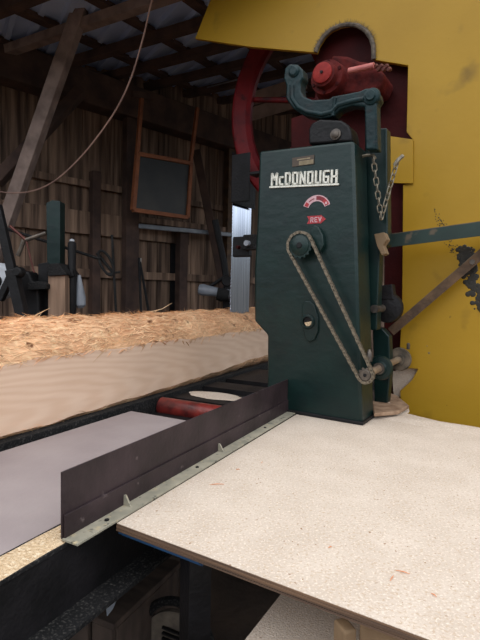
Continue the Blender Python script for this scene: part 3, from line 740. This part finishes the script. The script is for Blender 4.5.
p = B.fy(246, 243, YW-.22); MB().lathe(p, (0, 1, 0), [(0, .02), (.03, .02)], 12).build('guide_knob', GREYP, g, smooth=True)
p = B.fy(237, 247, YW-.2); MB().lathe(p, (0, 1, 0), [(0, .012), (.03, .014)], 8).build('guide_bolt', REDD, g, smooth=True)

# ------------------------------------------------------------------ barn: floor, wall, timbers
FL = struct(MB().box((-14, -6, -.05), (14, 16, 0)).build('floor', DIRT))
# pit ground below the machine is the same floor
# wall of vertical planks, local frame WA: x to the right-near side (room), y along the wall
m = MB(); y = -4.0; rng = random.Random(11)
while y < 16:
    w = rng.uniform(.13, .24); t = rng.uniform(0, .016)
    m.box((-.045, y+.003, 0), (-.012+t, y+w-.003, 4.6)); y += w
m.box((-.06, -4, 0), (-.046, 16, 4.6))
struct(m.build('wall_left', OLD, None, WA))
def wa(px, py, x=0.): return WA.fx(px, py, x)
def wbeam(name, a, b, w, h, x, mt, label, cat, group=None, kind=None, bev=.006):
    p, q_ = wa(*a, x), wa(*b, x); f = WA.at(p); m = MB(); m.beam(Vector((0, 0, 0)), q_-p, w, h, up=(0, 0, 1) if abs((q_-p).normalized().z) < .9 else (0, 1, 0))
    o = m.build(name, mt, None, f, bevel=bev); return tag(o, label, cat, group, kind)
# heavy eave beam
e0 = wa(0, 62, .1); 
m = MB(); m.box((.0, -3.5, e0.z-.17), (.22, 15, e0.z+.17)); tag(m.build('eave_beam', OLDB, None, WA, bevel=.01), 'heavy dark timber eave beam along the top of the plank wall', 'beam')
for (a, h, lb) in [((20, 172), .07, 'upper rail board nailed across the wall planks'), ((20, 215), .24, 'broad plank nailed across the wall behind the dark column'), ((60, 272), .09, 'low narrow rail across the wall behind the machinery')]:
    p = wa(*a, .02); m = MB(); m.box((0, -1.5, -h/2), (.045, 2.05 if h > .1 else 2.9, h/2))
    f = WA.at((0.005, p.y, p.z)); o = m.build('wall_rail', OLD, None, f, bevel=.004); tag(o, lb, 'rail')
# posts
for (px0, px1, ytop, lb, x) in [(124, 137, 120, 'square timber post left of the hanging frame', .14), (177, 185, 232, 'short dark post under the pale steel rail', .10), (90, 98, 172, 'flat post in the middle of the bare plank wall', .05), (226, 233, 132, 'narrow brown post just left of the saw blade', .1)]:
    a = wa((px0+px1)/2, ytop, x); l = wa(px0, 200, x).y; r = wa(px1, 200, x).y
    m = MB(); m.box((-.03, -(r-l)/2, -a.z), (.07, (r-l)/2, 0)); o = m.build('timber_post', OLDB if px0 != 226 else RUST, None, WA.at((x, a.y, a.z)), bevel=.006); tag(o, lb, 'post')
# black panel painted in for the dark gap beside the post
l = wa(170, 260, .0).y; r = wa(178, 260, .0).y; t_ = wa(170, 236, .02).z
struct(MB().box((-.02, l, 0), (.022, r, t_)).build('door_gap_shade', BLK, None, WA))
# pale steel rail on the wall
wbeam('steel_rail', (138, 226), (233, 235), .05, .05, .2, GREYP, 'pale grey steel rail fixed level across the wall under the framed screen', 'rail')
wbeam('rail_board', (134, 219), (226, 230), .03, .07, .14, OLD, 'dark wooden board just above the pale steel rail', 'board')
# papers
for (px, py, w, h, lb) in [(223, 251, .055, .12, 'small pale paper notice pinned near the blade'), (139.5, 264, .05, .14, 'grey paper tag on the wall beside the timber post')]:
    p = wa(px, py, .02); o = MB().box((0, -w/2, -h/2), (.003, w/2, h/2)).build('paper_notice', PAPER, None, WA.at((.022, p.y, p.z))); tag(o, lb, 'notice')
# orange framed screen hanging on two poles
fs = empty('hanging_screen', WA.at(wa(162, 212, .55)), 'orange wooden framed dark screen hanging from two thin poles', 'screen')
F0 = wa(162, 212, .55)
def f_(px, py, x=.55): return wa(px, py, x)-F0
cs = [f_(137.5, 154), (f_(190.5, 163.5)), f_(187, 217.5), f_(133, 210)]
for i in range(4):
    m = MB(); m.beam(cs[i], cs[(i+1) % 4], .04, .05, up=(1, 0, 0)); m.build('frame_rail', POLE, fs)
m = MB(); m.hexa([c + Vector((-.004, 0, 0)) for c in (cs[3], cs[2], cs[1], cs[0])] + [c+Vector((.004, 0, 0)) for c in (cs[3], cs[2], cs[1], cs[0])]); tag(m.build('screen_panel', SCREEN, fs), 'dark smoky panel')
m = MB(); m.beam(f_(142, 94), f_(137, 156), .035, .035, up=(1, 0, 0)); m.build('pole', POLE, fs)
m = MB(); m.beam(f_(197.5, 108), f_(190, 166), .035, .035, up=(1, 0, 0)); m.build('pole', POLE, fs)
m = MB(); m.beam(f_(132, 94), f_(152, 97), .06, .05, up=(1, 0, 0)); m.build('hanger_block', OLDB, fs)

# leaning braces and light truss member, free in the room
def timber(name, a, b, ya, yb, w, h, mt, label, cat='timber brace', foot=True):
    p, q_ = aty(*a, ya), aty(*b, yb)
    if foot: p = p + (q_-p)*((0-p.z)/(q_.z-p.z))      # runs on down to the floor
    m = MB(); v = q_-p; m.beam(Vector((0, 0, 0)), v, w, h, up=(0, -1, 0)); o = m.build(name, mt, None, Frame(p, 0), bevel=.006); return tag(o, label, cat)
timber('roof_brace', (3, 232), (91, -20), 4.15, 4.0, .105, .11, PALE, 'long greyed timber brace leaning up to the roof at upper left')
timber('corner_brace', (-4, 182), (80, 92), 4.3, 4.75, .10, .10, OLDB, 'dark diagonal brace under the eave beam crossing behind the leaning timber', foot=False)
timber('corner_brace', (226, 300), (196, 150), 6.2, 5.9, .10, .08, OLDB, 'dark brace leaning beside the framed screen toward the blade')

# ------------------------------------------------------------------ roof
def dirpix(px, py): return ray(px, py).normalized()
r1_ = dirpix(-700, 292); r2_ = dirpix(440, 225)
nr = r1_.cross(r2_).normalized(); nr = nr if nr.z > 0 else -nr
ex = -r1_; ex = ex.normalized(); ey = nr.cross(ex).normalized(); ey = ey if ey.y > 0 else -ey
if ex.cross(ey).dot(nr) < 0: ex = -ex
Or = onplane(0, 42, WA.M @ Vector((.1, 0, 0)), WA.x)
RM = Matrix((ex, ey, nr)).transposed().to_4x4(); RM.translation = Or
class RF: pass
rfm = Frame((0, 0, 0), 0); rfm.M = RM; rfm.I = RM.inverted()
print('roof', ex, ey, nr, Or)
# corrugated sheet; ribs run along a direction inside the plane
r3 = dirpix(-60, 232); rl3 = RM.to_3x3().inverted() @ r3; rl3.z = 0; rl3.normalize(); pr3 = Vector((-rl3.y, rl3.x, 0))
def roof_poly():
    m = MB(); rows = []
    # strips across ribs
    pit = .19; cnt = 95
    for i in range(-cnt, cnt):
        base = pr3*(i*pit)
        for (o0, z0, o1, z1) in ((0, 0, .12, 0), (.12, 0, .135, -.03), (.135, -.03, .175, -.03), (.175, -.03, .19, 0)):
            a = base+pr3*o0; b = base+pr3*o1
            vs = [a-rl3*16+Vector((0, 0, z0)), a+rl3*16+Vector((0, 0, z0)), b+rl3*16+Vector((0, 0, z1)), b-rl3*16+Vector((0, 0, z1))]
            m.bm.faces.new([m.bm.verts.new(v) for v in vs])
    bmesh.ops.remove_doubles(m.bm, verts=m.bm.verts, dist=.0005)
    return m
ROOF_Y0 = -5.2
m = roof_poly()
# trim the sheet: keep what lies on the room side of the wall; cut short ahead of the camera to let skylight in
def bis(co, no):
    g_ = m.bm.verts[:]+m.bm.edges[:]+m.bm.faces[:]
    co = rfm.I @ co; no = RM.to_3x3().inverted() @ no
    bmesh.ops.bisect_plane(m.bm, geom=g_, plane_co=co, plane_no=no, clear_outer=True)
bis(WA.M @ Vector((-.3, 0, 0)), -WA.x)
bis(Vector((0, 2.7, 0)), Vector((0, -1, 0)))
bis(Vector((7.5, 0, 0)), Vector((1, 0, 0)))
bis(Vector((0, 14, 0)), Vector((0, 1, 0)))
rfo = m.build('ceiling', ROOFM, None, rfm); struct(rfo)
rfo.modifiers.new('thick', 'SOLIDIFY').thickness = .004
# purlins (along local x) and rafters (along local y) clipped by the wall
def clipline(p, d, lo, hi):
    """range of s for p + d*s (roof-local) that stays in the room"""
    out = []
    for k in range(400):
        s_ = lo+(hi-lo)*k/399; w_ = RM @ (p+d*s_)
        l = WA.I @ w_
        if l.x > -.25 and w_.y > 2.75 and w_.y < 13.5 and w_.x < 7.3: out.append(s_)
    return (out[0], out[-1]) if out else None
def px2roof(px, py): return rfm.I @ onplane(px, py, Or, nr)
first = True
ys = [px2roof(0, 40).y] 
k0 = px2roof(130, 62)
yy = ys[0]
ya_, yb_ = px2roof(60, 20).y, px2roof(140, 30).y
print('purlin', ya_, yb_, px2roof(165, 64).y, px2roof(185, 73).y)
sp_ = yb_-ya_; ypur = [ya_+sp_*(i-3) for i in range(0, 14)]
for i, y_ in enumerate(ypur):
    p = Vector((0, y_, -.07)); cl = clipline(p, Vector((1, 0, 0)), -8, 14)
    if not cl or cl[1]-cl[0] < .3: continue
    m = MB(); m.box((0, -.05, -.035), (cl[1]-cl[0], .05, .035)); f = Frame((0, 0, 0), 0); f.M = RM @ Matrix.Translation((cl[0], y_, -.095))
    o = m.build('roof_purlin', PALE if i == 3 else OLDB, None, f)
    tag(o, 'greyed pale roof beam crossing the upper left corner behind the leaning brace' if i == 3 else 'dark timber beam running across under the metal roof', 'roof beam', 'cross beams under the roof')
x0 = px2roof(140, 20).x; sx_ = x0-px2roof(108, 46).x; print('rafters', x0, sx_)
for i in range(-6, 9):
    x_ = x0+i*sx_; p = Vector((x_, 0, -.07)); cl = clipline(p, Vector((0, 1, 0)), -10, 14)
    if not cl or cl[1]-cl[0] < .3: continue
    m = MB(); m.box((-.045, 0, -.02), (.045, cl[1]-cl[0], .02)); f = Frame((0, 0, 0), 0); f.M = RM @ Matrix.Translation((x_, cl[0], -.04))
    tag(m.build('roof_rafter', OLDB, None, f), 'dark rafter running away under the metal roof toward the plank wall', 'rafter', 'rafters under the roof')
# thin bright pipe
p, q_ = aty(205, 88, 6.0), aty(262, 73, 4.6)
tag(MB().tube([Vector((0, 0, 0)), q_-p], .008, 8).build('roof_conduit', GREYP, None, Frame(p, 0)), 'thin pale conduit under the roof left of the red wheel', 'conduit')
# drooping cord
cps = [(156, -14), (150, 8), (143, 38), (131, 78), (117, 108), (98, 136), (78, 160), (56, 180), (36, 190), (16, 193), (-6, 191)]
ws = [aty(px, py, 3.2+.08*i) for i, (px, py) in enumerate(cps)]
cu = [w_-ws[0] for w_ in ws]; sm = []
for i in range(len(cu)-1):
    p0, p1, p2, p3 = cu[max(i-1, 0)], cu[i], cu[i+1], cu[min(i+2, len(cu)-1)]
    for k in range(6):
        t = k/6; sm.append(.5*((2*p1)+(p2-p0)*t+(2*p0-5*p1+4*p2-p3)*t*t+(3*p1-p0-3*p2+p3)*t**3))
sm.append(cu[-1])
tag(MB().tube(sm, .006, 6).build('drooping_rope', CORD, None, Frame(ws[0], 0), smooth=True), 'thin brown cord drooping from the roof across the left wall', 'cord')

for k, (a_, b_) in enumerate([((246, 101), (306, 82)), ((246, 116), (306, 98))]):
    p, q_ = aty(*a_, 5.0), aty(*b_, 4.7); m = MB(); m.beam(Vector((0, 0, 0)), q_-p, .03, .12, up=(0, -.2, 1)); 
    tag(m.build('truss_board', PALE, None, Frame(p, 0)), ['upper pale board seen through the red wheel left of the hub', 'lower pale board seen through the red wheel left of the hub'][k], 'board')
# far walls that close the barn
struct(MB().box((-8, 14, 0), (12, 14.2, 6.5)).build('wall_back', OLD))


# ------------------------------------------------------------------ carriage machinery left, behind the log
YM = 3.35
def mp(px, py, y=YM): return aty(px, py, y)
def flat(name, poly_px, y, t, mt, par_pt, parent, bev=.004):
    m = MB(); q = [aty(px, py, y)-par_pt for px, py in poly_px]; m.prism([(v.x, v.z) for v in q], y-par_pt.y, y-par_pt.y+t); return m.build(name, mt, parent, bevel=bev)
o0 = mp(52, 318); hb = empty('carriage_post', Frame(o0, 0), 'dark green carriage upright on a boxed timber base behind the log', 'machine post')
flat('upright', [(46, 203), (52, 200), (60, 201), (60, 264), (47, 266)], YM+.05, .1, G, o0, hb)
flat('base_box', [(48, 274), (65, 274), (65, 322), (48, 324)], YM-.02, .25, OLD, o0, hb)
flat('base_side', [(38, 264), (48, 262), (48, 324), (38, 324)], YM+.04, .2, BLK, o0, hb)
flat('cap', [(47, 264), (58, 263), (65.5, 272), (66, 275), (48, 276)], YM-.04, .28, BLKD, o0, hb)
cb = empty('carriage_bed', W.at((-1.78, 1.65, -.9)), 'low dark carriage bed behind the log carrying the upright and levers', 'carriage')
MB().box((-.37, -.78, 1.10), (.36, .78, 1.215)).build('bed_frame', BLK, cb, bevel=.006)
for sx_ in (-.31, .30):
    for sy_ in (-.7, .7): MB().box((sx_-.05, sy_-.05, 0), (sx_+.05, sy_+.05, 1.10)).build('leg', BLK, cb)
# left wheel and lever
o0 = mp(-5, 281, 3.1); wh = empty('hand_wheel', Frame(o0, 0), 'pale round drum wheel at the left edge behind the log', 'wheel')
MB().lathe((0, 0, 0), (0, 1, 0), [(0, .03), (.0, .09), (.01, .10), (.03, .115), (.08, .12), (.08, .05)], 40).build('wheel_disc', WHT, wh, smooth=True)
MB().lathe((0, -.03, 0), (0, 1, 0), [(0, .04), (.03, .045)], 20).build('wheel_hub', BLK, wh, smooth=True)
o0 = mp(0, 216, 3.0); lv = empty('slanting_lever', Frame(o0, 0), 'black slanting lever arm crossing the pale wheel at the left edge', 'lever')
m = MB(); m.beam(aty(-3, 205, 3.0)-o0, aty(13, 275, 3.0)-o0, .05, .045, up=(0, -1, 0)); m.build('arm', BLK, lv, bevel=.004)
m = MB(); m.beam(aty(12, 270, 3.0)-o0, aty(24, 322, 3.0)-o0, .06, .075, up=(0, -1, 0)); m.build('lower_arm', BLK, lv, bevel=.004)
m = MB(); m.beam(aty(16, 266, 3.05)-o0, aty(0, 300, 3.05)-o0, .04, .05, up=(0, -1, 0)); m.build('cross_arm', BLK, lv, bevel=.004)
MB().lathe(aty(16, 272, 2.96)-o0, (0, 1, 0), [(0, .02), (.01, .03), (.06, .035)], 16).build('pivot', BLK, lv, smooth=True)
o0 = mp(30, 300, 3.3); gb = empty('gear_housing', Frame(o0, 0), 'dark machine housing with rounded shoulder left of the carriage post', 'machine')
flat('housing', [(17, 276), (22, 270), (29, 272), (33, 282), (38, 284), (40, 322), (18, 322)], 3.3, .15, BLK, o0, gb, .015)
flat('ledge', [(27, 283), (38, 281), (46, 284), (46, 289), (28, 290)], 3.26, .2, BLKD, o0, gb)
# long shaft with ring lever
o0 = mp(0, 227, 3.45); sh = empty('control_shaft', Frame(o0, 0), 'long thin control shaft with a small ring handle behind the carriage post', 'shaft')
MB().tube([aty(-8, 224, 3.45)-o0, aty(100, 259, 3.6)-o0], .011, 8).build('rod', BLKD, sh, smooth=True)
cc = aty(106, 263, 3.6)-o0
MB().tube([cc+Vector((math.cos(a)*.045-.4*math.sin(a)*.09, 0, math.sin(a)*.09)) for a in [2*PI*i/24 for i in range(24)]], .010, 8, loop=True).build('ring_handle', BLKD, sh, smooth=True)
for (a, b, rr) in [((97, 253), (114, 274), .012), ((112, 235), (116, 312), .010), ((106, 274), (120, 272), .008)]:
    MB().tube([aty(*a, 3.62)-o0, aty(*b, 3.62)-o0], rr, 8).build('handle_rod', BLKD, sh, smooth=True)
# pale crossing sticks
o0 = mp(25, 238, 3.4); st_ = empty('linkage', Frame(o0, 0), 'pinkish linkage rods meeting in a Y left of the green upright', 'linkage')
for (a, b, rr) in [((10, 226), (26, 240), .010), ((26, 240), (46, 233), .014), ((24, 240), (18, 256), .016), ((26, 240), (36, 280), .006)]:
    MB().tube([aty(*a, 3.4)-o0, aty(*b, 3.4)-o0], rr, 8).build('linkage_rod', IRON if rr > .012 else REDSH, st_, smooth=True)
# hooks
o0 = mp(72, 240, 3.45); hk = empty('log_dog', Frame(o0, 0), 'black upright dog spindle with a shiny tip right of the carriage post', 'log dog')
MB().lathe((0, 0, 0), (0, 0, -1), [(0, .008), (.02, .028), (.05, .03), (.2, .026), (.24, .034), (.5, .03), (.56, .02)], 16).build('spindle', BLK, hk, smooth=True)
tag(MB().lathe((0, 0, .008), (0, 0, -1), [(0, .004), (.006, .016), (.02, .018)], 12).build('tip', WHT, hk, smooth=True), 'shiny pale tip')
flat('claw', [(64, 276), (72, 270), (74, 276), (68, 278)], 3.4, .04, BLK, o0, hk)
o0 = mp(79, 275, 3.5)
tag(MB().lathe((0, 0, 0), (.05, 0, -1), [(0, .012), (.06, .022), (.16, .04), (.22, .038), (.24, .02)], 16).build('rag_cone', GREYP, None, Frame(o0, 0), smooth=True), 'grey tapered piece hanging right of the black spindle', 'machine part')
# leaning rods by the post
for (a, b, lb) in [((139, 258), (141, 310), 'thin dark rod leaning on the wall beside the timber post'), ((140, 262), (148, 308), 'second slanting rod leaning right of the first by the timber post')]:
    p, q_ = aty(*b, 5.2), aty(*a, 5.35); p = p+(q_-p)*((0-p.z)/(q_.z-p.z)); tag(MB().tube([Vector((0, 0, 0)), q_-p], .014, 8).build('leaning_rod', BLK, None, Frame(p, 0), smooth=True), lb, 'rod')
# grey nozzle and hardware left of the blade
o0 = mp(210, 293, 4.9); nz = empty('grey_cylinder', Frame(o0, 0), 'grey painted cylinder pointing left just above the log by the blade', 'cylinder')
MB().lathe(aty(198, 289, 4.9)-o0, (1, 0, -.14), [(0, .02), (.01, .05), (.05, .06), (.14, .05), (.2, .045), (.34, .045)], 20).build('barrel', GREYP, nz, smooth=True)
MB().lathe(aty(217, 294, 4.85)-o0, (1, 0, -.14), [(0, .06), (.05, .07), (.12, .055)], 20).build('collar', BLKD, nz, smooth=True)
o0 = mp(226, 285, 5.0); hw = empty('lever_linkage', Frame(o0, 0), 'black lever frame and slanting pipe left of the saw blade', 'lever')
MB().tube([aty(215, 220, 5.1)-o0, aty(224, 262, 5.1)-o0, aty(229, 300, 5.0)-o0], .035, 8).build('pipe', BLK, hw, smooth=True)
MB().tube([aty(206, 289, 5.0)-o0, aty(228, 275, 5.0)-o0], .02, 8).build('rod', BLK, hw, smooth=True)
jz = aty(227, 281, 4.98)-o0; MB().beam(jz+Vector((0, .1, 0)), Vector((jz.x, jz.y+.1, -o0.z)), .08, .08).build('stand', BLK, hw)
MB().lathe(aty(227, 281, 4.95)-o0, (0, 1, 0), [(0, .05), (.08, .06)], 16).build('joint', BLK, hw, smooth=True)

# ------------------------------------------------------------------ under the table
CRATE = mat('crate_wood', (62, 50, 44), (92, 76, 66), .9, scale=(6, 20, 6))
def uz(px, py, Y_): return aty(px, py, Y_)
lt = atz(195, 552, .86)
tag(MB().box((-.028, -.04, -.86), (.028, .06, 0)).build('table_leg', BLK, None, Frame((lt.x, lt.y+.05, .862), -20)), 'black steel leg under the near corner of the board', 'leg')
c = aty(176, 648, 1.62); w3 = empty('dusty_wheel', Frame(c, 20), 'dusty round rim lying in the dark below the board', 'wheel')
MB().tube([Vector((math.cos(a)*.14, 0, math.sin(a)*.17)) for a in [2*PI*i/40 for i in range(40)]], .016, 8, loop=True).build('rim', BLKD, w3, smooth=True)
DG = mat('dusty_grey', (84, 74, 66), (120, 108, 94), .9, scale=(20, 20, 20))
MB().lathe((0, .0, 0), (0, 1, 0), [(0, .02), (.0, .13), (.02, .13)], 32).build('wheel_disc', DG, w3, smooth=True)
MB().box((-.05, .0, -c.z), (.05, .06, -.1)).build('pedestal', BLK, w3)
for i in range(3): MB().beam((-.05, -.01, .03+i*.02), (.05, -.01, .02+i*.02), .01, .006).build('wheel_slot', BLK, w3)
c = aty(112, 616, 1.5); cz = c.z; cf = Frame((c.x+.06, c.y+.16, 0), 25)
m = MB()
for k in range(3):
    m.box((-.24+k*.098, -.2, cz-.02), (-.15+k*.098, .2, cz)); m.box((-.24+k*.098, -.2, 0), (-.16+k*.098, -.18, cz-.02))
m.box((-.235, -.175, .0), (.04, .19, cz-.03))
tag(m.build('wooden_crate', CRATE, None, cf, bevel=.003), 'dark slatted crate standing in the pit behind the dusty girder', 'crate')
c = aty(112, 604, 1.5); m = MB(); q = [aty(*p, 1.5)-c for p in [(105, 600), (116, 591), (119, 595), (113, 609), (107, 616.5)]]
m.prism([(v.x, v.z) for v in q], 0, .012); tag(m.build('metal_scrap', GREYP, None, Frame(c, 0)), 'pale triangular scrap of metal in the pit', 'metal scrap')
# lower board covered with sawdust and its plywood edge, block
zl = .70
q = [atz(*p, zl) for p in [(282, 592), (225, 660), (700, 1100), (620, 700)]]
pA = atz(281, 594, zl); pB = atz(244, 641, zl)
dd = (pB-pA).normalized()
q = [pA-dd*.25, pA+dd*.6]; nn = dn
q = [q[0], q[1], q[1]+nn*1.2, q[0]+nn*1.2]
f = Frame((pA.x, pA.y, zl), 0)
o = MB().slab([(v.x-pA.x, v.y-pA.y) for v in q], -.02, 0).build('lower_board', DUST, None, f); tag(o, 'lower board thick with sawdust glimpsed under the tabletop edge', 'board')
c = atz(345, 628, .85); m = MB(); m.box((-.014, -.02, -.148), (.014, .02, .008)); tag(m.build('wood_block', WOODN, None, Frame((c.x, c.y, .85), -20), bevel=.004), 'small upright wood block against the near edge of the tabletop', 'wood block')
c = atz(362, 630, .84); dd2 = Vector((dn.x, dn.y, 0)); e = c+dd2*1.0
m = MB(); m.beam(Vector((0, 0, 0)), e-c, .04, .06); tag(m.build('edge_timber', WOODN, None, Frame(c, 0), bevel=.003), 'raw timber rail under the tabletop right of the wood block', 'timber')
# steel stand below the cabinet and guard
st0 = MB(); st0.box((-.50, .02, -.9), (.02, .55, -.02)); tag(st0.build('machine_base', BLK, None, B), 'black machine base hidden under the green cabinet', 'machine base')

# ------------------------------------------------------------------ light
wd = bpy.data.worlds.new('world'); scene.world = wd; wd.use_nodes = True
nt = wd.node_tree; bg = nt.nodes['Background']; bg.inputs[1].default_value = 1.0
tc = nt.nodes.new('ShaderNodeTexCoord'); sx = nt.nodes.new('ShaderNodeSeparateXYZ'); cr = nt.nodes.new('ShaderNodeValToRGB')
nt.links.new(tc.outputs['Generated'], sx.inputs[0]); nt.links.new(sx.outputs['Z'], cr.inputs[0]); nt.links.new(cr.outputs[0], bg.inputs[0])
el = cr.color_ramp.elements; K = SKY
el[0].position = 0; el[0].color = (.07, .07, .065, 1)
el[1].position = .10; el[1].color = (.12, .13, .13, 1)
for p_, c_ in ((.16, (.62, .70, .78, 1)), (.5, (.92, .95, 1, 1)), (1, (.95, .98, 1, 1))):
    e_ = el.new(p_); e_.color = c_
bg.inputs[1].default_value = SKY
vs = scene.view_settings; vs.view_transform = 'Standard'; vs.look = 'None'; vs.gamma = 1; vs.use_curve_mapping = False; vs.exposure = 0
